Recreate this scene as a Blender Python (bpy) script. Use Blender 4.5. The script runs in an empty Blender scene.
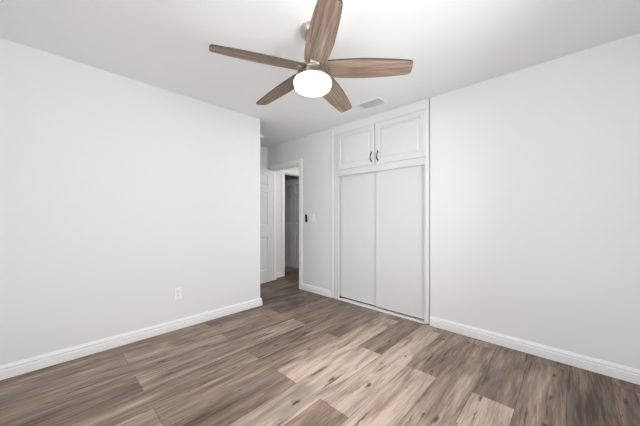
import bpy, bmesh, math, random
from math import sin, cos, pi, radians
from mathutils import Vector, Matrix

random.seed(7)
S = bpy.context.scene
COL = S.collection

# ------------------------------------------------------------------ camera
cam_data = bpy.data.cameras.new('camera')
cam_data.sensor_width = 36.0
cam_data.lens = 262.74 / 640 * 36.0
cam_data.shift_y = 3.78 / 640
cam_data.clip_start = 0.02
cam = bpy.data.objects.new('camera', cam_data)
cam.location = (0, 0, 1.164)
cam.rotation_euler = (pi / 2, 0, radians(43.64) - pi / 2)
COL.objects.link(cam)
S.camera = cam

# ------------------------------------------------------------------ light
S.view_settings.view_transform = 'Standard'
S.view_settings.look = 'None'
S.view_settings.gamma = 1
S.view_settings.use_curve_mapping = False
S.view_settings.exposure = 0.0

SKY = 9.7
GROUND = (0.91, 0.932, 0.945)
HALL_W = 13.5
SHADE_EMIT = 2.5

world = bpy.data.worlds.new('world')
S.world = world
world.use_nodes = True
bg = world.node_tree.nodes['Background']
wn = world.node_tree
tc = wn.nodes.new('ShaderNodeTexCoord'); sx = wn.nodes.new('ShaderNodeSeparateXYZ'); rp = wn.nodes.new('ShaderNodeValToRGB')
wn.links.new(tc.outputs['Generated'], sx.inputs['Vector'])
ml = wn.nodes.new('ShaderNodeMath'); ml.operation = 'MULTIPLY_ADD'; ml.inputs[1].default_value = 0.5; ml.inputs[2].default_value = 0.5
wn.links.new(sx.outputs['Z'], ml.inputs[0]); wn.links.new(ml.outputs[0], rp.inputs['Fac'])
rp.color_ramp.elements[0].position = 0.485; rp.color_ramp.elements[0].color = (*GROUND, 1)     # sunlit pale ground outside
rp.color_ramp.elements[1].position = 0.505; rp.color_ramp.elements[1].color = (0.965, 0.99, 1.01, 1)
wn.links.new(rp.outputs['Color'], bg.inputs['Color'])
bg.inputs['Strength'].default_value = SKY

CEIL = 2.44
XR = 2.85          # face of the right (closet) wall
YL = 2.942         # face of the left wall
YN = 4.064         # far wall of the entry niche and the hall
XB, YB = -0.42, -0.44   # the two walls behind the camera
W1 = (0.20, 1.95, 0.80, 2.08)    # window in the wall at YB  (x0,x1,z0,z1)
W2 = (-0.10, 1.15, 0.80, 2.08)    # window in the wall at XB  (y0,y1,z0,z1)

def portal(name, loc, rot, sx, sy):
    d = bpy.data.lights.new(name, 'AREA')
    d.shape = 'RECTANGLE'; d.size = sx; d.size_y = sy
    d.cycles.is_portal = True
    o = bpy.data.objects.new(name, d); COL.objects.link(o)
    o.location = loc; o.rotation_euler = rot
portal('window_daylight', ((W1[0] + W1[1]) / 2, YB - 0.115, (W1[2] + W1[3]) / 2), (radians(90), 0, 0), W1[1] - W1[0], W1[3] - W1[2])
portal('window_daylight', (XB - 0.115, (W2[0] + W2[1]) / 2, (W2[2] + W2[3]) / 2), (radians(90), 0, radians(-90)), W2[1] - W2[0], W2[3] - W2[2])

hl = bpy.data.lights.new('hall_lamp', 'AREA')
hl.shape = 'DISK'; hl.size = 0.28; hl.energy = HALL_W; hl.color = (1.0, 0.97, 0.93)
ho = bpy.data.objects.new('hall_lamp', hl); COL.objects.link(ho)
ho.location = (4.30, 2.90, 2.43)

# ------------------------------------------------------------------ materials
def new_mat(name):
    m = bpy.data.materials.new(name); m.use_nodes = True
    nt = m.node_tree
    return m, nt, nt.nodes['Principled BSDF']

def lin(r, g, b):
    f = lambda c: (c / 255 / 12.92) if c / 255 <= 0.04045 else ((c / 255 + 0.055) / 1.055) ** 2.4
    return (f(r), f(g), f(b), 1)

def paint(name, col, rough=0.5, bump=0.0, scale=300, spec=0.4):
    m, nt, b = new_mat(name)
    b.inputs['Base Color'].default_value = col
    b.inputs['Roughness'].default_value = rough
    b.inputs['Specular IOR Level'].default_value = spec
    tc = nt.nodes.new('ShaderNodeTexCoord')
    nz = nt.nodes.new('ShaderNodeTexNoise')
    nz.inputs['Scale'].default_value = scale
    nz.inputs['Detail'].default_value = 2
    nt.links.new(tc.outputs['Object'], nz.inputs['Vector'])
    mp = nt.nodes.new('ShaderNodeMapRange')
    mp.inputs['To Min'].default_value = max(0.02, rough - 0.05)
    mp.inputs['To Max'].default_value = min(1, rough + 0.05)
    nt.links.new(nz.outputs['Fac'], mp.inputs['Value'])
    nt.links.new(mp.outputs['Result'], b.inputs['Roughness'])
    if bump:
        bp = nt.nodes.new('ShaderNodeBump')
        bp.inputs['Strength'].default_value = bump
        bp.inputs['Distance'].default_value = 0.002
        nt.links.new(nz.outputs['Fac'], bp.inputs['Height'])
        nt.links.new(bp.outputs['Normal'], b.inputs['Normal'])
    return m

M_WALL = paint('wall_paint', (0.86, 0.86, 0.86, 1), 0.7, 0.12, 90, 0.25)
M_CEIL = paint('ceiling_paint', (0.93, 0.93, 0.93, 1), 0.85, 0.12, 120, 0.2)
M_TRIM = paint('trim_paint', (0.94, 0.94, 0.94, 1), 0.4, 0, 200, 0.45)
M_DOOR = paint('door_paint', (0.82, 0.82, 0.82, 1), 0.45, 0, 200, 0.45)
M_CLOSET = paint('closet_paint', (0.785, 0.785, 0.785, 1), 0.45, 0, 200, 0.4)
M_PLASTIC = paint('white_plastic', (0.95, 0.95, 0.94, 1), 0.35, 0, 200, 0.5)
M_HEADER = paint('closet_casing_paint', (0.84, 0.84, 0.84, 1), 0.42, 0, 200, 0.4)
M_BLACK = paint('black_plastic', (0.006, 0.006, 0.007, 1), 0.35, 0, 200, 0.4)
M_DARK = paint('dark_void', (0.05, 0.05, 0.05, 1), 0.8)
M_GREY = paint('grey_plate', (0.62, 0.62, 0.62, 1), 0.6)
M_PEWTER = paint('pewter', (0.055, 0.055, 0.055, 1), 0.35); M_PEWTER.node_tree.nodes['Principled BSDF'].inputs['Metallic'].default_value = 0.8

def metal(name, col, rough):
    m, nt, b = new_mat(name)
    b.inputs['Base Color'].default_value = col
    b.inputs['Metallic'].default_value = 1
    tc = nt.nodes.new('ShaderNodeTexCoord')
    mpg = nt.nodes.new('ShaderNodeMapping'); mpg.inputs['Scale'].default_value = (4, 4, 400)
    nz = nt.nodes.new('ShaderNodeTexNoise'); nz.inputs['Scale'].default_value = 3
    nt.links.new(tc.outputs['Object'], mpg.inputs['Vector'])
    nt.links.new(mpg.outputs['Vector'], nz.inputs['Vector'])
    mp = nt.nodes.new('ShaderNodeMapRange')
    mp.inputs['To Min'].default_value = rough - 0.08; mp.inputs['To Max'].default_value = rough + 0.1
    nt.links.new(nz.outputs['Fac'], mp.inputs['Value'])
    nt.links.new(mp.outputs['Result'], b.inputs['Roughness'])
    return m
M_NICKEL = metal('brushed_nickel', lin(196, 187, 177), 0.34)
M_STEEL = metal('satin_steel', lin(190, 188, 184), 0.3)

def wood(name, uvmode_scale, light, mid, dark, rough, use_tone, knots=True, seam=False, grey=None, fine=(6, 120), broad=(1.3, 8.5)):
    """wood grain along the first axis of the face-corner UV map (in metres), with a
    per-plank tone and seed held in face attributes"""
    m, nt, b = new_mat(name)
    N, L = nt.nodes.new, nt.links.new
    uv = N('ShaderNodeUVMap'); uv.uv_map = 'grain'
    at = N('ShaderNodeAttribute'); at.attribute_name = 'seed'
    tn = N('ShaderNodeAttribute'); tn.attribute_name = 'tone'
    off = N('ShaderNodeCombineXYZ')
    L(at.outputs['Fac'], off.inputs['Z'])
    mul = N('ShaderNodeMath'); mul.operation = 'MULTIPLY'; mul.inputs[1].default_value = 3.7
    L(at.outputs['Fac'], mul.inputs[0]); L(mul.outputs[0], off.inputs['X'])
    add = N('ShaderNodeVectorMath'); add.operation = 'ADD'
    L(uv.outputs['UV'], add.inputs[0]); L(off.outputs['Vector'], add.inputs[1])

    def noise(sx, sy, detail, rough_, dist):
        mp = N('ShaderNodeMapping'); mp.inputs['Scale'].default_value = (sx, sy, 1)
        L(add.outputs['Vector'], mp.inputs['Vector'])
        n = N('ShaderNodeTexNoise'); n.inputs['Scale'].default_value = 1
        n.inputs['Detail'].default_value = detail; n.inputs['Roughness'].default_value = rough_
        n.inputs['Distortion'].default_value = dist
        L(mp.outputs['Vector'], n.inputs['Vector'])
        return n.outputs['Fac']
    def math_(op, a, b_=None, c=None, clamp=False):
        n = N('ShaderNodeMath'); n.operation = op; n.use_clamp = clamp
        for k, v in enumerate((a, b_, c)):
            if v is None: continue
            if isinstance(v, (int, float)): n.inputs[k].default_value = v
            else: L(v, n.inputs[k])
        return n.outputs[0]
    def rng(v, a, b_, c=0.0, d=1.0):
        n = N('ShaderNodeMapRange'); n.interpolation_type = 'SMOOTHSTEP'
        L(v, n.inputs['Value'])
        for k, x in zip(('From Min', 'From Max', 'To Min', 'To Max'), (a, b_, c, d)): n.inputs[k].default_value = x
        return n.outputs['Result']
    g_broad = noise(broad[0], broad[1], 4, 0.55, 0.9)
    g_fine = noise(fine[0], fine[1], 4, 0.65, 0.3)
    g_mid = noise(2.4, 38, 5, 0.6, 0.5)
    # combined shade value: 0 dark .. 1 light
    v = math_('ADD', math_('MULTIPLY', math_('SUBTRACT', g_broad, 0.5), 1.35), math_('MULTIPLY', math_('SUBTRACT', g_mid, 0.5), 0.8))
    v = math_('ADD', v, math_('MULTIPLY', math_('SUBTRACT', g_fine, 0.5), 0.85))
    base = tn.outputs['Fac'] if use_tone else 0.55
    v = math_('ADD', v, base, clamp=True)
    cr = N('ShaderNodeValToRGB')
    cr.color_ramp.elements[0].position = 0.0; cr.color_ramp.elements[0].color = dark
    cr.color_ramp.elements[1].position = 1.0; cr.color_ramp.elements[1].color = light
    e = cr.color_ramp.elements.new(0.5); e.color = mid
    L(v, cr.inputs['Fac'])
    colr = cr.outputs['Color']
    def mix(fac, a, col):
        n = N('ShaderNodeMix'); n.data_type = 'RGBA'
        if isinstance(fac, (int, float)): n.inputs[0].default_value = fac
        else: L(fac, n.inputs[0])
        L(a, n.inputs[6])
        if isinstance(col, tuple): n.inputs[7].default_value = col
        else: L(col, n.inputs[7])
        return n.outputs[2]
    if grey is not None:
        gz = noise(1.1, 6, 3, 0.5, 1.2)
        colr = mix(rng(gz, 0.54, 0.70, 0, 0.6), colr, grey)
    # long dark grain streaks
    st = noise(1.6, 17, 3, 0.5, 0.8)
    colr = mix(rng(st, 0.62, 0.75, 0, 0.55), colr, dark)
    if knots:
        wob = N('ShaderNodeTexNoise'); wob.inputs['Scale'].default_value = 26; wob.inputs['Detail'].default_value = 3
        L(add.outputs['Vector'], wob.inputs['Vector'])
        wv = N('ShaderNodeVectorMath'); wv.operation = 'MULTIPLY_ADD'
        wv.inputs[1].default_value = (0.06, 0.022, 0); L(wob.outputs['Color'], wv.inputs[0]); L(add.outputs['Vector'], wv.inputs[2])
        def spots(sx, sy, keep, smax, soft, strength, colr):
            mp = N('ShaderNodeMapping'); mp.inputs['Scale'].default_value = (sx, sy, 1)
            L(wv.outputs['Vector'], mp.inputs['Vector'])
            vo = N('ShaderNodeTexVoronoi'); vo.feature = 'F1'; vo.voronoi_dimensions = '2D'
            vo.inputs['Scale'].default_value = 1
            L(mp.outputs['Vector'], vo.inputs['Vector'])
            sep = N('ShaderNodeSeparateColor'); L(vo.outputs['Color'], sep.inputs['Color'])
            pick = math_('GREATER_THAN', sep.outputs['Red'], 1 - keep)
            dd = math_('SUBTRACT', vo.outputs['Distance'], math_('MULTIPLY', sep.outputs['Green'], smax))
            k = math_('MULTIPLY', rng(dd, -soft, soft, 1, 0), pick)
            return mix(math_('MULTIPLY', k, strength), colr, (0.035, 0.026, 0.02, 1))
        colr = spots(3.2, 10.0, 0.45, 0.10, 0.07, 0.9, colr)       # knots
        colr = spots(1.5, 26.0, 0.34, 0.20, 0.10, 0.8, colr)       # short dark cracks
        colr = spots(2.0, 7.0, 0.22, 0.26, 0.26, 0.42, colr)       # smoky stains round a knot
    if seam:
        su = N('ShaderNodeUVMap'); su.uv_map = 'edge'
        sp = N('ShaderNodeSeparateXYZ'); L(su.outputs['UV'], sp.inputs['Vector'])
        wy = math_('ABSOLUTE', math_('SUBTRACT', sp.outputs['Y'], 0.5))
        wx = math_('ABSOLUTE', math_('SUBTRACT', sp.outputs['X'], 0.5))
        sm = math_('MAXIMUM', math_('GREATER_THAN', wy, 0.5 - 0.0018 / 0.228), math_('GREATER_THAN', wx, 0.5 - 0.0018 / 1.505))
        colr = mix(math_('MULTIPLY', sm, 0.6), colr, (0.05, 0.038, 0.03, 1))
    L(colr, b.inputs['Base Color'])
    b.inputs['Specular IOR Level'].default_value = 0.35
    rr = N('ShaderNodeMapRange'); rr.inputs['To Min'].default_value = rough + 0.08; rr.inputs['To Max'].default_value = rough - 0.06
    L(g_fine, rr.inputs['Value']); L(rr.outputs['Result'], b.inputs['Roughness'])
    bp = N('ShaderNodeBump'); bp.inputs['Strength'].default_value = 0.12; bp.inputs['Distance'].default_value = 0.001
    L(g_fine, bp.inputs['Height']); L(bp.outputs['Normal'], b.inputs['Normal'])
    return m

M_FLOOR = wood('plank_floor', 1, lin(216, 194, 177), lin(154, 131, 115), lin(80, 63, 52), 0.42, True, True, True, lin(138, 128, 124))
M_BLADE = wood('weathered_oak', 1, lin(184, 163, 147), lin(136, 115, 101), lin(84, 68, 58), 0.55, True, False, False, None, (6, 150), (1.5, 26))

M_EDGE = paint('dark_blade_edge', lin(70, 58, 50), 0.6)  # darker brown given to the side faces of the fan blades
m, nt, b = new_mat('lit_frosted_glass')
b.inputs['Base Color'].default_value = (0.9, 0.9, 0.9, 1)
b.inputs['Roughness'].default_value = 0.3
b.inputs['Emission Color'].default_value = (1.0, 0.985, 0.97, 1)
b.inputs['Emission Strength'].default_value = SHADE_EMIT
M_GLOW = m

m = bpy.data.materials.new('window_glass'); m.use_nodes = True
nt = m.node_tree; nt.nodes.clear()
out = nt.nodes.new('ShaderNodeOutputMaterial'); mx = nt.nodes.new('ShaderNodeMixShader')
tr = nt.nodes.new('ShaderNodeBsdfTransparent'); gl = nt.nodes.new('ShaderNodeBsdfGlossy'); fr = nt.nodes.new('ShaderNodeFresnel')
gl.inputs['Roughness'].default_value = 0.02; fr.inputs['IOR'].default_value = 1.35
nt.links.new(fr.outputs[0], mx.inputs[0]); nt.links.new(tr.outputs[0], mx.inputs[1]); nt.links.new(gl.outputs[0], mx.inputs[2])
nt.links.new(mx.outputs[0], out.inputs['Surface'])
M_GLASS = m

# ------------------------------------------------------------------ helpers
def box(bm, lo, hi):
    x0, y0, z0 = lo; x1, y1, z1 = hi
    v = [bm.verts.new(p) for p in ((x0,y0,z0),(x1,y0,z0),(x1,y1,z0),(x0,y1,z0),(x0,y0,z1),(x1,y0,z1),(x1,y1,z1),(x0,y1,z1))]
    for f in ((0,3,2,1),(4,5,6,7),(0,1,5,4),(1,2,6,5),(2,3,7,6),(3,0,4,7)):
        bm.faces.new([v[i] for i in f])
    return v

def obj(name, bm, mat, parent=None, smooth=False, bevel=0.0, seg=2, loc=None):
    bmesh.ops.recalc_face_normals(bm, faces=bm.faces[:])
    me = bpy.data.meshes.new(name); bm.to_mesh(me); bm.free()
    me.materials.append(mat)
    o = bpy.data.objects.new(name, me); COL.objects.link(o)
    if parent is not None: o.parent = parent
    if loc is not None: o.location = loc
    if smooth:
        for p in me.polygons: p.use_smooth = True
    if bevel:
        md = o.modifiers.new('bevel', 'BEVEL'); md.width = bevel; md.segments = seg; md.limit_method = 'ANGLE'; md.angle_limit = radians(40)
    return o

def struct(name, bm, mat, **k):
    o = obj(name, bm, mat, **k)
    if o.parent is None: o['kind'] = 'structure'
    return o

def empty(name, loc=(0, 0, 0), rotz=0.0):
    o = bpy.data.objects.new(name, None); COL.objects.link(o)
    o.location = loc; o.rotation_euler = (0, 0, rotz); o.empty_display_size = 0.1
    return o

def thing(name, label, cat, loc=(0, 0, 0), rotz=0.0, group=None):
    o = empty(name, loc, rotz); o['label'] = label; o['category'] = cat
    if group: o['group'] = group
    return o

def lathe(bm, prof, n=48, center=(0, 0)):
    rings = []
    for r, z in prof:
        if r < 1e-6: rings.append([bm.verts.new((center[0], center[1], z))])
        else: rings.append([bm.verts.new((center[0] + r * cos(2*pi*k/n), center[1] + r * sin(2*pi*k/n), z)) for k in range(n)])
    for a, c in zip(rings, rings[1:]):
        for k in range(n):
            k2 = (k + 1) % n
            if len(a) == 1: bm.faces.new((a[0], c[k], c[k2]))
            elif len(c) == 1: bm.faces.new((a[k], a[k2], c[0]))
            else: bm.faces.new((a[k], a[k2], c[k2], c[k]))
    return rings

def sweep(bm, path, prof, closed_ends=True):
    """mitred sweep of a profile (offset to the left of the path, height) along 2-D points"""
    n = len(path); secs = []
    for i, p in enumerate(path):
        P = Vector(p)
        d0 = (P - Vector(path[i-1])).normalized() if i else None
        d1 = (Vector(path[i+1]) - P).normalized() if i < n - 1 else None
        n0 = Vector((-d0.y, d0.x)) if d0 else None
        n1 = Vector((-d1.y, d1.x)) if d1 else None
        if n0 and n1:
            m_ = (n0 + n1).normalized(); m_ = m_ / max(0.2, m_.dot(n0))
        else: m_ = n0 or n1
        secs.append([bm.verts.new((P.x + m_.x * o, P.y + m_.y * o, z)) for o, z in prof])
    k = len(prof)
    for a, c in zip(secs, secs[1:]):
        for j in range(k):
            bm.faces.new((a[j], a[(j+1) % k], c[(j+1) % k], c[j]))
    bm.faces.new(secs[0]); bm.faces.new(secs[-1][::-1])

def tube(bm, pts, r, n=10):
    pts = [Vector(p) for p in pts]; rings = []
    for i, p in enumerate(pts):
        t = (pts[min(i+1, len(pts)-1)] - pts[max(i-1, 0)]).normalized()
        a = t.cross(Vector((0.31, 0.77, 0.55))).normalized(); c = t.cross(a)
        rr = r[i] if isinstance(r, (list, tuple)) else r
        rings.append([bm.verts.new(p + a * rr * cos(2*pi*k/n) + c * rr * sin(2*pi*k/n)) for k in range(n)])
    for a, c in zip(rings, rings[1:]):
        for k in range(n): bm.faces.new((a[k], a[(k+1) % n], c[(k+1) % n], c[k]))
    bm.faces.new(rings[0][::-1]); bm.faces.new(rings[-1])

def nested(bm, rect, prof, P):
    """concentric rectangles: rect = (u0,v0,u1,v1), prof = [(inset, depth)...], P(u,v,d) -> point"""
    u0, v0, u1, v1 = rect; rings = []
    for ins, d in prof:
        rings.append([bm.verts.new(P(u, v, d)) for u, v in ((u0+ins, v0+ins), (u1-ins, v0+ins), (u1-ins, v1-ins), (u0+ins, v1-ins))])
    for a, c in zip(rings, rings[1:]):
        for k in range(4): bm.faces.new((a[k], a[(k+1) % 4], c[(k+1) % 4], c[k]))
    bm.faces.new(rings[-1])
    return rings[0]

def wall_plate(name, axis, t0, t1, lo, hi, holes):
    """a wall lo..hi (run, z) of thickness t0..t1 with rectangular holes (a0,a1,z0,z1), built as cells"""
    bm = bmesh.new()
    A = sorted({lo[0], hi[0]} | {h[0] for h in holes} | {h[1] for h in holes})
    Z = sorted({lo[1], hi[1]} | {h[2] for h in holes} | {h[3] for h in holes})
    A = [a for a in A if lo[0] <= a <= hi[0]]; Z = [z for z in Z if lo[1] <= z <= hi[1]]
    inside = lambda a, z: any(h[0] < a < h[1] and h[2] < z < h[3] for h in holes)
    cell = {(i, j): not inside((A[i]+A[i+1])/2, (Z[j]+Z[j+1])/2) for i in range(len(A)-1) for j in range(len(Z)-1)}
    cache = {}
    def V(a, t, z):
        k = (round(a, 5), round(t, 5), round(z, 5))
        if k not in cache: cache[k] = bm.verts.new((a, t, z) if axis == 'x' else (t, a, z))
        return cache[k]
    for (i, j), on in cell.items():
        if not on: continue
        a0, a1, z0, z1 = A[i], A[i+1], Z[j], Z[j+1]
        for t in (t0, t1): bm.faces.new((V(a0,t,z0), V(a1,t,z0), V(a1,t,z1), V(a0,t,z1)))
        if not cell.get((i-1, j)): bm.faces.new((V(a0,t0,z0), V(a0,t1,z0), V(a0,t1,z1), V(a0,t0,z1)))
        if not cell.get((i+1, j)): bm.faces.new((V(a1,t0,z0), V(a1,t1,z0), V(a1,t1,z1), V(a1,t0,z1)))
        if not cell.get((i, j-1)): bm.faces.new((V(a0,t0,z0), V(a1,t0,z0), V(a1,t1,z0), V(a0,t1,z0)))
        if not cell.get((i, j+1)): bm.faces.new((V(a0,t0,z1), V(a1,t0,z1), V(a1,t1,z1), V(a0,t1,z1)))
    return struct(name, bm, M_WALL)

# ------------------------------------------------------------------ floor (planks laid along X in half-bond rows)
ROW0, ROWH, PL = 0.017, 0.228, 1.505
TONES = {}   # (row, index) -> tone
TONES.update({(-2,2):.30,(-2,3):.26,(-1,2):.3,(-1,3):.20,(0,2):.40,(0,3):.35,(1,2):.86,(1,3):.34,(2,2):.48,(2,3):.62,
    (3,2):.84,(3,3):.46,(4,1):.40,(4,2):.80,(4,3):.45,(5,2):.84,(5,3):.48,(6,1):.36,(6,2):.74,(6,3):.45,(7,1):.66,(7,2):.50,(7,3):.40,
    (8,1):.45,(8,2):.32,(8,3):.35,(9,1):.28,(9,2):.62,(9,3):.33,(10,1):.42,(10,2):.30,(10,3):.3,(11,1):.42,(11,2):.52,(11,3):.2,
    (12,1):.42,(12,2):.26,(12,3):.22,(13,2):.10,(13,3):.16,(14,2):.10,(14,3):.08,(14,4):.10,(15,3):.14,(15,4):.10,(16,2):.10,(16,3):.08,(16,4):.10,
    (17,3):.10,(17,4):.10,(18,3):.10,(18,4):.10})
bm = bmesh.new()
g_uv = bm.loops.layers.uv.new('grain'); e_uv = bm.loops.layers.uv.new('edge')
l_seed = bm.faces.layers.float.new('seed'); l_tone = bm.faces.layers.float.new('tone')
FX0, FX1, FY0, FY1 = -0.54, 5.3, -0.56, 6.3
for k in range(-3, 28):
    y0, y1 = ROW0 + ROWH * k, ROW0 + ROWH * (k + 1)
    start = (0.457 if k % 2 else 1.215) - 2 * PL
    for n in range(0, 5):
        x0, x1 = start + n * PL, start + (n + 1) * PL
        a0, a1, c0, c1 = max(x0, FX0), min(x1, FX1), max(y0, FY0), min(y1, FY1)
        rnd = random.Random(k * 131 + n * 17 + 5)
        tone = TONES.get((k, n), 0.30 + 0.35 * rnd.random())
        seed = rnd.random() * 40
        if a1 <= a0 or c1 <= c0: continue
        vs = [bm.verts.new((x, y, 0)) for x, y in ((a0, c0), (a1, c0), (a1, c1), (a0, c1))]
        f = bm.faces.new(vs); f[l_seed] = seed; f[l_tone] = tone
        for lp in f.loops:
            x, y = lp.vert.co.x, lp.vert.co.y
            lp[g_uv].uv = (x - x0, y - y0); lp[e_uv].uv = ((x - x0) / PL, (y - y0) / ROWH)
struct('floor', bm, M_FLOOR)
bm = bmesh.new(); box(bm, (FX0, FY0, -0.12), (FX1, FY1, -0.004))
struct('floor_slab', bm, M_DARK)

# ------------------------------------------------------------------ ceiling and walls
bm = bmesh.new(); box(bm, (FX0, FY0, CEIL), (FX1, FY1, CEIL + 0.12))
struct('ceiling', bm, M_CEIL)

bm = bmesh.new()
for v in box(bm, (XB - 0.12, YL, 0), (1.957, YL + 0.12, CEIL)): pass
bm.edges.ensure_lookup_table()
ed = [e for e in bm.edges if all(abs(v.co.x - 1.957) < 1e-4 for v in e.verts) and abs(e.verts[0].co.z - e.verts[1].co.z) > 1]
bmesh.ops.bevel(bm, geom=ed, offset=0.012, segments=4, profile=0.5, affect='EDGES')
struct('wall_left', bm, M_WALL)

D1 = (3.172, 3.968, 0.0, 2.033)        # rough opening of the bedroom doorway (y, z)
CL = (1.088, 2.4555, 0.0, CEIL)          # closet recess
wall_plate('wall_right', 'y', XR, XR + 0.12, (YB - 0.12, 0), (YN, CEIL), [CL, D1])
D2 = (3.242, 4.038, 0.0, 2.036)
wall_plate('wall_far', 'x', YN, YN + 0.12, (0.70, 0), (4.60, CEIL), [D2])
wall_plate('wall_back', 'x', YB - 0.12, YB, (XB, 0), (XR, CEIL), [W1])
wall_plate('wall_side', 'y', XB - 0.12, XB, (YB - 0.12, 0), (YL, CEIL), [W2])
wall_plate('wall_niche', 'y', 0.70, 0.82, (YL + 0.12, 0), (YN, CEIL), [])
wall_plate('wall_hall', 'y', 4.48, 4.60, (2.50, 0), (YN, CEIL), [])
wall_plate('wall_hall_end', 'x', 2.50, 2.62, (XR + 0.12, 0), (4.48, CEIL), [])
wall_plate('wall_beyond_left', 'y', 2.70, 2.82, (YN + 0.12, 0), (6.2, CEIL), [])
wall_plate('wall_beyond_right', 'y', 4.60, 4.72, (YN, 0), (6.2, CEIL), [])
wall_plate('wall_beyond_back', 'x', 6.10, 6.20, (2.82, 0), (4.60, CEIL), [])

# ------------------------------------------------------------------ windows behind the camera
def window(name, axis, t0, t1, o):
    a0, a1, z0, z1 = o
    def bx(bm, p0, p1, q0, q1, t_0=t0, t_1=t1):
        if axis == 'x': box(bm, (p0, t_0, q0), (p1, t_1, q1))
        else: box(bm, (t_0, p0, q0), (t_1, p1, q1))
    f = empty(name); f['kind'] = 'structure'
    bm = bmesh.new(); w = 0.045; tm = (t0 + t1) / 2
    bx(bm, a0, a0 + w, z0, z1, tm - .03, tm + .03); bx(bm, a1 - w, a1, z0, z1, tm - .03, tm + .03)
    bx(bm, a0 + w, a1 - w, z0, z0 + w, tm - .03, tm + .03); bx(bm, a0 + w, a1 - w, z1 - w, z1, tm - .03, tm + .03)
    am = (a0 + a1) / 2; bx(bm, am - .025, am + .025, z0 + w, z1 - w, tm - .025, tm + .025)
    obj('window_frame', bm, M_TRIM, f, bevel=0.003)
    for p, q in ((a0 + w, am - .025), (am + .025, a1 - w)):
        bm = bmesh.new(); bx(bm, p, q, z0 + w, z1 - w, tm - .003, tm + .003); obj('pane', bm, M_GLASS, f)
window('window_1', 'x', YB - 0.12, YB, W1)
window('window_2', 'y', XB - 0.12, XB, W2)
for o_, ax, t in ((W1, 'x', YB), (W2, 'y', XB)):
    bm = bmesh.new()
    if ax == 'x': box(bm, (o_[0] - .03, t - .05, o_[2] - .025), (o_[1] + .03, t + .03, o_[2]))
    else: box(bm, (t - .05, o_[0] - .03, o_[2] - .025), (t + .03, o_[1] + .03, o_[2]))
    struct('window_sill', bm, M_TRIM, bevel=0.004)

# ------------------------------------------------------------------ baseboards
BP = [(0, 0.003), (0.016, 0.003), (0.016, 0.063), (0.007, 0.069), (0.0135, 0.077), (0.0125, 0.085), (0.006, 0.097), (0.002, 0.104), (0, 0.104)]
def baseboard(name, path):
    bm = bmesh.new(); sweep(bm, path, BP); struct(name, bm, M_TRIM)
baseboard('baseboard_left', [(1.957, YL + 0.12), (1.957, YL), (XB, YL), (XB, YB)])
baseboard('baseboard_right', [(XR, YB), (XR, 1.0875)])
baseboard('baseboard_entry', [(XR, 2.4995), (XR, 3.102)])
baseboard('baseboard_niche', [(XR, YN), (0.82, YN), (0.82, YL + 0.12), (1.957 - .02, YL + 0.12)])
baseboard('baseboard_hall', [(3.172, YN), (XR + 0.12, YN)])
baseboard('baseboard_back', [(XB + .016, YB), (XR - .016, YB)])

# ------------------------------------------------------------------ doorway trims
CP = [(0.0, 0.0), (0.0, 0.010), (0.006, 0.015), (0.050, 0.013), (0.062, 0.009), (0.070, 0.009), (0.070, 0.0)]
def casing(bm, a0, a1, top, P):
    """three-sided casing around an opening; P(a, z, out)"""
    W = 0.070
    loops = []
    for w, d in CP:
        loops.append([bm.verts.new(P(a, z, d)) for a, z in ((a0 - w, 0), (a0 - w, top + w), (a1 + w, top + w), (a1 + w, 0))])
    for a, c in zip(loops, loops[1:] + loops[:1]):
        for k in range(3): bm.faces.new((a[k], a[k+1], c[k+1], c[k]))
    bm.faces.new([l[0] for l in loops]); bm.faces.new([l[3] for l in loops][::-1])
def jamb(bm, a0, a1, top, t0, t1, axis, th=0.018, stop=None):
    def bx(p0, p1, z0, z1, s0=t0, s1=t1):
        if axis == 'y': box(bm, (s0, p0, z0), (s1, p1, z1))
        else: box(bm, (p0, s0, z0), (p1, s1, z1))
    bx(a0 - th, a0, 0, top + th); bx(a1, a1 + th, 0, top + th); bx(a0, a1, top, top + th)
    if stop:
        bx(a0, a0 + .011, 0, top, *stop); bx(a1 - .011, a1, 0, top, *stop); bx(a0 + .011, a1 - .011, top - .011, top, *stop)

bm = bmesh.new()
jamb(bm, 3.190, 3.950, 2.015, XR, XR + 0.12, 'y', stop=(XR + 0.045, XR + 0.08))
casing(bm, 3.178, 3.962, 2.027, lambda a, z, d: (XR - d, a, z))
struct('trim_1', bm, M_TRIM)
bm = bmesh.new()
casing(bm, 3.178, 3.962, 2.027, lambda a, z, d: (XR + 0.12 + d, a, z))
struct('trim_2', bm, M_TRIM)
bm = bmesh.new()
jamb(bm, 3.260, 4.020, 2.018, YN, YN + 0.12, 'x', stop=(YN + 0.04, YN + 0.075))
casing(bm, 3.248, 4.032, 2.030, lambda a, z, d: (a, YN - d, z))
struct('trim_3', bm, M_TRIM)

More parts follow.
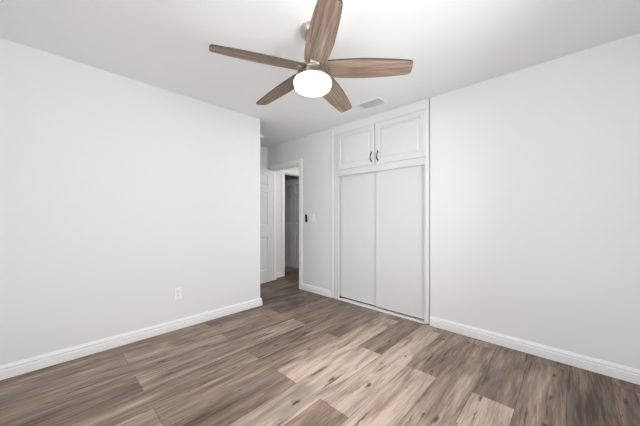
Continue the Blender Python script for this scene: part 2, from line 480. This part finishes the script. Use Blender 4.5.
# ------------------------------------------------------------------ six-panel doors
def six_panel_slab(bm, w, h, t):
    """slab with x 0..w from the hinge, y -t/2..t/2, z 0..h"""
    xs = [0, 0.112, 0.112 + (w - 0.324) / 2, w - 0.112 - (w - 0.324) / 2, w - 0.112, w]
    zs = [0, 0.215, 0.800, 1.010, 1.590, 1.690, 1.895, h]
    prof = [(0, 0), (0.010, 0.011), (0.024, 0.011), (0.046, 0.003)]
    for s in (-1, 1):
        P = lambda u, v, d, s=s: (u, s * (t / 2 - d), v)
        for i in range(5):
            for j in range(7):
                r = (xs[i], zs[j], xs[i+1], zs[j+1])
                if i in (1, 3) and j in (1, 3, 5): nested(bm, r, prof, P)
                else: bm.faces.new([bm.verts.new(P(u, v, 0)) for u, v in ((r[0], r[1]), (r[2], r[1]), (r[2], r[3]), (r[0], r[3]))])
    y = t / 2
    for q in (((0,-y,0),(0,y,0),(0,y,h),(0,-y,h)), ((w,-y,0),(w,y,0),(w,y,h),(w,-y,h)), ((0,-y,0),(w,-y,0),(w,y,0),(0,y,0)), ((0,-y,h),(w,-y,h),(w,y,h),(0,y,h))):
        bm.faces.new([bm.verts.new(p) for p in q])
    bmesh.ops.remove_doubles(bm, verts=bm.verts[:], dist=1e-5)

def door(name, hinge, ang, w=0.752, h=2.000, t=0.035, hinge_side=-1, label=None):
    e = empty(name, (hinge[0], hinge[1], 0.010), ang); e['kind'] = 'structure'
    if label: e['label'] = label
    bm = bmesh.new(); six_panel_slab(bm, w, h, t); obj('door_panel', bm, M_DOOR, e)
    for z in (0.18, 0.98, 1.80):
        bm = bmesh.new()
        lathe(bm, [(0, z - .045), (0.0065, z - .045), (0.0065, z + .045), (0, z + .045)], 10, (-0.006, hinge_side * t / 2))
        box(bm, (-0.0015, hinge_side * t / 2 - .001 if hinge_side > 0 else -t / 2 - .0005, z - .044), (0.0, 0.0, z + .044))
        obj('hinge', bm, M_STEEL, e)
    for s in (-1, 1):
        bm = bmesh.new()
        lathe(bm, [(0, 0), (0.030, 0), (0.030, 0.006), (0.012, 0.010), (0.011, 0.030), (0.022, 0.038), (0.027, 0.050), (0.022, 0.062), (0, 0.066)], 20)
        bmesh.ops.rotate(bm, verts=bm.verts[:], cent=(0, 0, 0), matrix=Matrix.Rotation(-s * pi / 2, 3, 'X'))
        bmesh.ops.translate(bm, verts=bm.verts[:], vec=(w - 0.065, s * t / 2, 0.905))
        obj('door_knob', bm, M_STEEL, e, smooth=True)
    return e
door('door_1', (2.838, 3.925), radians(180 + 12), label='white six-panel door standing open against the niche wall')
door('door_2', (4.005, 4.200), math.atan2(4.83 - 4.20, 3.855 - 4.005), w=0.745, hinge_side=-1, label='six-panel door ajar in the dark room beyond the hall')

# ------------------------------------------------------------------ built-in closet
XF = 2.850
closet = thing('built_in_closet', 'white built-in closet with two sliding doors under two small overhead cupboard doors', 'closet', (XF, 1.77, 0))
def cpart(name, fill, mat, bevel=0.0, parent=closet, **k):
    bm = bmesh.new(); fill(bm)
    for v in bm.verts:      # measured a little in front of the wall, moved back onto its plane
        v.co.y = v.co.y * 1.0124 - 1.77
        if v.co.z > 1: v.co.z = min(1.164 + (v.co.z - 1.164) * 1.0124, CEIL - 0.0015)
        v.co.x -= XF
    return obj(name, bm, mat, parent, bevel=bevel, **k)
YO0, YO1 = 1.139, 2.331        # sliding door opening
def f_(bm):
    xa, xb = XF, XF + 0.022
    box(bm, (xa, YO1, 0.0), (xb, 2.424, 2.4245))            # left stile
    box(bm, (xa, 1.1251, 0.0), (xb, YO0, 2.4245))            # right stile
    box(bm, (xa, YO0, 1.726), (xb, YO1, 1.812))             # middle rail
    box(bm, (xa, YO0, 2.288), (xb, YO1, 2.4245))            # head
cpart('face_frame', f_, M_CLOSET, 0.0015)
cpart('casing', lambda bm: (box(bm, (XF - 0.012, 2.424, 0.004), (XR - 0.0005, 2.468, 2.4385)),), M_HEADER, 0.004)
cpart('casing', lambda bm: (box(bm, (XF - 0.012, 1.0850, 0.014), (XF + 0.022, 1.125, 2.4385)), box(bm, (XF + 0.030, 1.0755, 0.014), (XF + 0.040, 1.098, 2.4385))), M_HEADER, 0.002)
cpart('header_board', lambda bm: (box(bm, (XF - 0.006, 1.125, 2.318), (XF, 2.424, 2.4385)), box(bm, (XF - 0.0105, 1.125, 2.418), (XF - 0.006, 2.424, 2.4385))), M_HEADER, 0.0015)
def body(bm):
    box(bm, (XR + 0.12, 1.03, 0.0), (3.55, 1.09, 2.425)); box(bm, (XR + 0.12, 2.42, 0.0), (3.55, 2.46, 2.425))
    box(bm, (3.53, 1.09, 0.0), (3.55, 2.42, 2.425)); box(bm, (XF + 0.10, 1.095, 1.75), (3.53, 2.415, 1.77))
cpart('body', body, M_CLOSET)
# overhead cupboard doors with raised panels
def cupboard_door(y0, y1, pull_y, hinge_y):
    z0, z1 = 1.807, 2.303
    def fill(bm):
        P = lambda u, v, d: (XF - 0.019 + d, u, v)
        prof = [(0, 0.019), (0, 0.003), (0.003, 0), (0.054, 0), (0.057, 0.010), (0.068, 0.010), (0.090, 0.001), (0.093, 0.001)]
        r0 = nested(bm, (y0, z0, y1, z1), prof, P); bm.faces.new(r0[::-1])
    d = cpart('cupboard_door', fill, M_CLOSET)
    def pull(bm):
        x = XF - 0.019
        pts = []
        for i in range(13):
            a = i / 12
            pts.append((x - 0.004 - 0.024 * sin(pi * a), pull_y + 0.004 * sin(2 * pi * a), 1.855 + 0.105 * a))
        rad = [0.0065 if i in (0, 12) else 0.0045 + 0.0030 * abs(cos(pi * i / 12)) for i in range(13)]
        tube(bm, pts, rad)
        for z in (1.853, 1.962):
            box(bm, (x - 0.006, pull_y - 0.006, z - 0.011), (x + 0.0005, pull_y + 0.006, z + 0.011))
    h = cpart('handle', pull, M_PEWTER, parent=d); h['label'] = 'dark pewter bow handle'
    for z in (1.875, 2.235):
        cpart('hinge', lambda bm: (tube(bm, [(XF - 0.006, hinge_y, z - .026), (XF - 0.006, hinge_y, z + .026)], 0.0045, 8),), M_STEEL, parent=d)
    return d
cupboard_door(1.7445, 2.338, 1.787, 2.344)
cupboard_door(1.121, 1.7355, 1.696, 1.1155)
# sliding doors
def slab(x0, x1, y0, y1):
    def fill(bm):
        box(bm, (x0, y0, 0.033), (x1, y1, 1.745))
    return fill
d = cpart('sliding_door', slab(2.907, 2.927, 1.735, 2.40), M_CLOSET, 0.002)
cpart('edge_strip', lambda bm: (box(bm, (2.906, 1.735, 0.033), (2.907, 1.747, 1.745)),), M_CLOSET, parent=d)
d = cpart('sliding_door', slab(2.884, 2.904, 1.100, 1.752), M_CLOSET, 0.002)
cpart('edge_strip', lambda bm: (box(bm, (2.883, 1.740, 0.033), (2.884, 1.752, 1.745)),), M_CLOSET, parent=d)
cpart('floor_track', lambda bm: (box(bm, (XF - 0.004, YO0, 0.0), (XF + 0.018, YO1, 0.020)), box(bm, (XF + 0.018, YO0, 0.0), (XF + 0.080, YO1, 0.012))), M_TRIM, 0.002)
cpart('top_track', lambda bm: (box(bm, (XF + 0.024, YO0, 1.748), (XF + 0.080, YO1, 1.756)),), M_CLOSET)

# ------------------------------------------------------------------ ceiling fan
FXC, FYC, FZ = 1.265, 1.275, 2.130
fan = thing('ceiling_fan', 'brushed nickel ceiling fan with five weathered oak blades and a lit white drum light', 'ceiling fan', (FXC, FYC, CEIL))
def fpart(name, prof, mat, smooth=True, parent=None):
    bm = bmesh.new(); lathe(bm, [(r, z - CEIL) for r, z in prof], 56)
    o = obj(name, bm, mat, parent or fan, smooth=smooth)
    md = o.modifiers.new('edge', 'EDGE_SPLIT'); md.split_angle = radians(35)
    return o
fpart('canopy', [(0, 2.4395), (0.086, 2.4395), (0.088, 2.430), (0.087, 2.418), (0.078, 2.400), (0.058, 2.384), (0.030, 2.376), (0, 2.376)], M_NICKEL)
fpart('downrod', [(0, 2.39), (0.0125, 2.39), (0.0125, 2.23), (0, 2.23)], M_NICKEL)
fpart('motor_housing', [(0, 2.252), (0.022, 2.252), (0.030, 2.240), (0.042, 2.222), (0.080, 2.192), (0.100, 2.176), (0.104, 2.168), (0.104, 2.158), (0.094, 2.156), (0, 2.156)], M_NICKEL)
fpart('switch_housing', [(0, 2.157), (0.092, 2.157), (0.092, 2.150), (0.096, 2.149), (0.099, 2.118), (0.108, 2.110), (0.122, 2.106), (0.126, 2.100), (0.125, 2.0925), (0, 2.0925)], M_NICKEL)
fpart('light_shade', [(0, 2.092), (0.124, 2.092), (0.1285, 2.086), (0.1295, 2.076), (0.1275, 2.058), (0.122, 2.043), (0.110, 2.032), (0.090, 2.026), (0.050, 2.0235), (0, 2.023)], M_GLOW)

PITCH = radians(14.5)
DROOP = radians(4)
R0, R1 = 0.085, 0.655
def blade_outline():
    ctrl = [(0.0, .067), (0.06, .0705), (0.16, .0750), (0.32, .0785), (0.48, .0790), (0.64, .073), (0.8, .066), (0.92, .058), (0.975, .052)]
    return [(R0 + (R1 - R0) * t, w) for t, w in ctrl]
def blade_mesh():
    bm = bmesh.new()
    uvl = bm.loops.layers.uv.new('grain')
    ol = blade_outline()
    secs = []
    N = 7
    for r, w in ol:
        secs.append([(r + (0.012 if r > 0.6 else 0) * 0, -w + 2 * w * k / (N - 1)) for k in range(N)])
    # rounded tip
    r_e, w_e = R1, 0.043
    secs.append([(r_e - 0.004 * abs(2 * k / (N - 1) - 1) ** 2, -w_e + 2 * w_e * k / (N - 1)) for k in range(N)])
    t = 0.0055
    top, bot = [], []
    for s_ in secs:
        top.append([bm.verts.new((x, y, t + 0.004 * (1 - (y / .075) ** 2))) for x, y in s_])
        bot.append([bm.verts.new((x, y, -t + 0.004 * (1 - (y / .075) ** 2))) for x, y in s_])
    for g, flip in ((top, False), (bot, True)):
        for a, c in zip(g, g[1:]):
            for k in range(N - 1):
                q = (a[k], c[k], c[k+1], a[k+1])
                bm.faces.new(q[::-1] if flip else q)
    for i in range(len(secs) - 1):
        bm.faces.new((top[i][0], bot[i][0], bot[i+1][0], top[i+1][0]))
        bm.faces.new((top[i][-1], top[i+1][-1], bot[i+1][-1], bot[i][-1]))
    for k in range(N - 1):
        bm.faces.new((top[0][k], top[0][k+1], bot[0][k+1], bot[0][k]))
        bm.faces.new((top[-1][k], bot[-1][k], bot[-1][k+1], top[-1][k+1]))
    return bm, uvl
PH = radians(304.7)
for k in range(5):
    bm, uvl = blade_mesh()
    ls = bm.faces.layers.float.new('seed'); lt = bm.faces.layers.float.new('tone')
    for f in bm.faces:
        f[ls] = 3.3 * k + 1.7; f[lt] = 0.52
        for lp in f.loops: lp[uvl].uv = (lp.vert.co.x, lp.vert.co.y)
    rot = Matrix.Rotation(PH + k * 2 * pi / 5, 4, 'Z') @ Matrix.Rotation(DROOP, 4, 'Y') @ Matrix.Rotation(-PITCH, 4, 'X')
    bmesh.ops.transform(bm, matrix=Matrix.Translation((0, 0, FZ + 0.042 - CEIL)) @ rot, verts=bm.verts[:])
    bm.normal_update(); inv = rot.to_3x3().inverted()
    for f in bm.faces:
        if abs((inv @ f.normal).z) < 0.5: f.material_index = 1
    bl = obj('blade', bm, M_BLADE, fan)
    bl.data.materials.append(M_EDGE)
    # blade iron with two screws, on the underside near the hub
    bm = bmesh.new(); box(bm, (0.078, -0.030, -0.0075), (0.120, 0.030, -0.0005))
    bmesh.ops.transform(bm, matrix=Matrix.Translation((0, 0, FZ + 0.042 - CEIL)) @ rot, verts=bm.verts[:])
    obj('blade_iron', bm, M_NICKEL, bl, bevel=0.002)

# ------------------------------------------------------------------ air vent in the ceiling
vent = thing('air_vent', 'white rectangular louvred air vent in the ceiling in front of the closet', 'air vent', (2.540, 1.622, CEIL))
VX, VY = 0.092, 0.150
def vp(name, fill, mat, bevel=0):
    bm = bmesh.new(); fill(bm); return obj(name, bm, mat, vent, bevel=bevel)
def vframe(bm):
    w = 0.018
    for a in (((-VX, -VY), (VX, -VY + w)), ((-VX, VY - w), (VX, VY)), ((-VX, -VY + w), (-VX + w, VY - w)), ((VX - w, -VY + w), (VX, VY - w))):
        box(bm, (a[0][0], a[0][1], -0.010), (a[1][0], a[1][1], -0.0005))
vp('frame', vframe, M_TRIM, 0.003)
vp('backing', lambda bm: (box(bm, (-VX + .02, -VY + .02, -0.0015), (VX - .02, VY - .02, -0.0007)),), M_GREY)
def louvre(bm):
    n = 7
    for k in range(n):
        x = -VX + 0.028 + (2 * VX - 0.056) * k / (n - 1)
        vs = box(bm, (-0.0055, -VY + .019, -0.0006), (0.0055, VY - .019, 0.0006))
        M_ = Matrix.Translation((x, 0, -0.0065)) @ Matrix.Rotation(radians(-50), 4, 'Y')
        for v in vs: v.co = M_ @ v.co
vp('louvres', louvre, M_TRIM)

# ------------------------------------------------------------------ small wall fittings
out_ = thing('wall_outlet', 'white duplex outlet low on the left wall above the baseboard', 'outlet', (0.953, YL, 0.372))
bm = bmesh.new(); box(bm, (-0.036, -0.006, -0.058), (0.036, -0.0002, 0.058)); obj('cover_plate', bm, M_PLASTIC, out_, bevel=0.003)
for z in (-0.0215, 0.0215):
    bm = bmesh.new()
    lathe(bm, [(0, 0), (0.0165, 0), (0.0165, 0.003), (0, 0.003)], 24)
    bmesh.ops.rotate(bm, verts=bm.verts[:], cent=(0, 0, 0), matrix=Matrix.Rotation(pi / 2, 3, 'X'))
    bmesh.ops.translate(bm, verts=bm.verts[:], vec=(0, -0.0058, z))
    r = obj('receptacle', bm, M_PLASTIC, out_)
    bm = bmesh.new()
    for x in (-0.006, 0.006): box(bm, (x - .0012, -0.0096, z - .001), (x + .0012, -0.0086, z + .008))
    box(bm, (-.0022, -0.0096, z - .010), (.0022, -0.0086, z - .0055))
    obj('slots', bm, M_DARK, r)

sw = thing('light_switch', 'white rocker light switch plate between the doorway and the closet', 'light switch', (XR, 2.868, 1.150))
bm = bmesh.new(); box(bm, (-0.006, -0.037, -0.060), (-0.0002, 0.037, 0.060)); obj('cover_plate', bm, M_PLASTIC, sw, bevel=0.003)
bm = bmesh.new(); vs = box(bm, (-0.010, -0.0165, -0.033), (-0.0055, 0.0165, 0.033))
for v in vs:
    if v.co.x < -0.008 and v.co.z < 0: v.co.x += 0.003
obj('rocker', bm, M_PLASTIC, sw, bevel=0.001)

rm = thing('fan_remote', 'small black fan remote in its cradle on the wall beside the doorway', 'remote control', (XR, 3.010, 1.141))
bm = bmesh.new(); box(bm, (-0.008, -0.023, -0.060), (-0.0002, 0.023, 0.030)); obj('cradle', bm, M_BLACK, rm, bevel=0.004)
bm = bmesh.new(); box(bm, (-0.015, -0.021, -0.054), (-0.0082, 0.021, 0.060)); rb = obj('remote_body', bm, M_BLACK, rm, bevel=0.006, seg=3)
for z in (-0.02, 0.005, 0.03):
    bm = bmesh.new(); lathe(bm, [(0, 0), (0.006, 0), (0.006, 0.0015), (0, 0.0015)], 14)
    bmesh.ops.rotate(bm, verts=bm.verts[:], cent=(0, 0, 0), matrix=Matrix.Rotation(-pi / 2, 3, 'Y'))
    bmesh.ops.translate(bm, verts=bm.verts[:], vec=(-0.0148, 0, z)); obj('button', bm, M_BLACK, rb)

sd = thing('smoke_detector', 'small round white smoke detector on the ceiling of the entry niche', 'smoke detector', (2.345, 3.535, CEIL))
bm = bmesh.new(); lathe(bm, [(0, -0.0002), (0.062, -0.0002), (0.062, -0.010), (0.058, -0.012), (0, -0.012)], 32); obj('mounting_base', bm, M_PLASTIC, sd, smooth=False)
bm = bmesh.new(); lathe(bm, [(0, -0.012), (0.055, -0.012), (0.053, -0.028), (0.040, -0.036), (0, -0.038)], 32); obj('sensor_cover', bm, M_PLASTIC, sd, smooth=False)
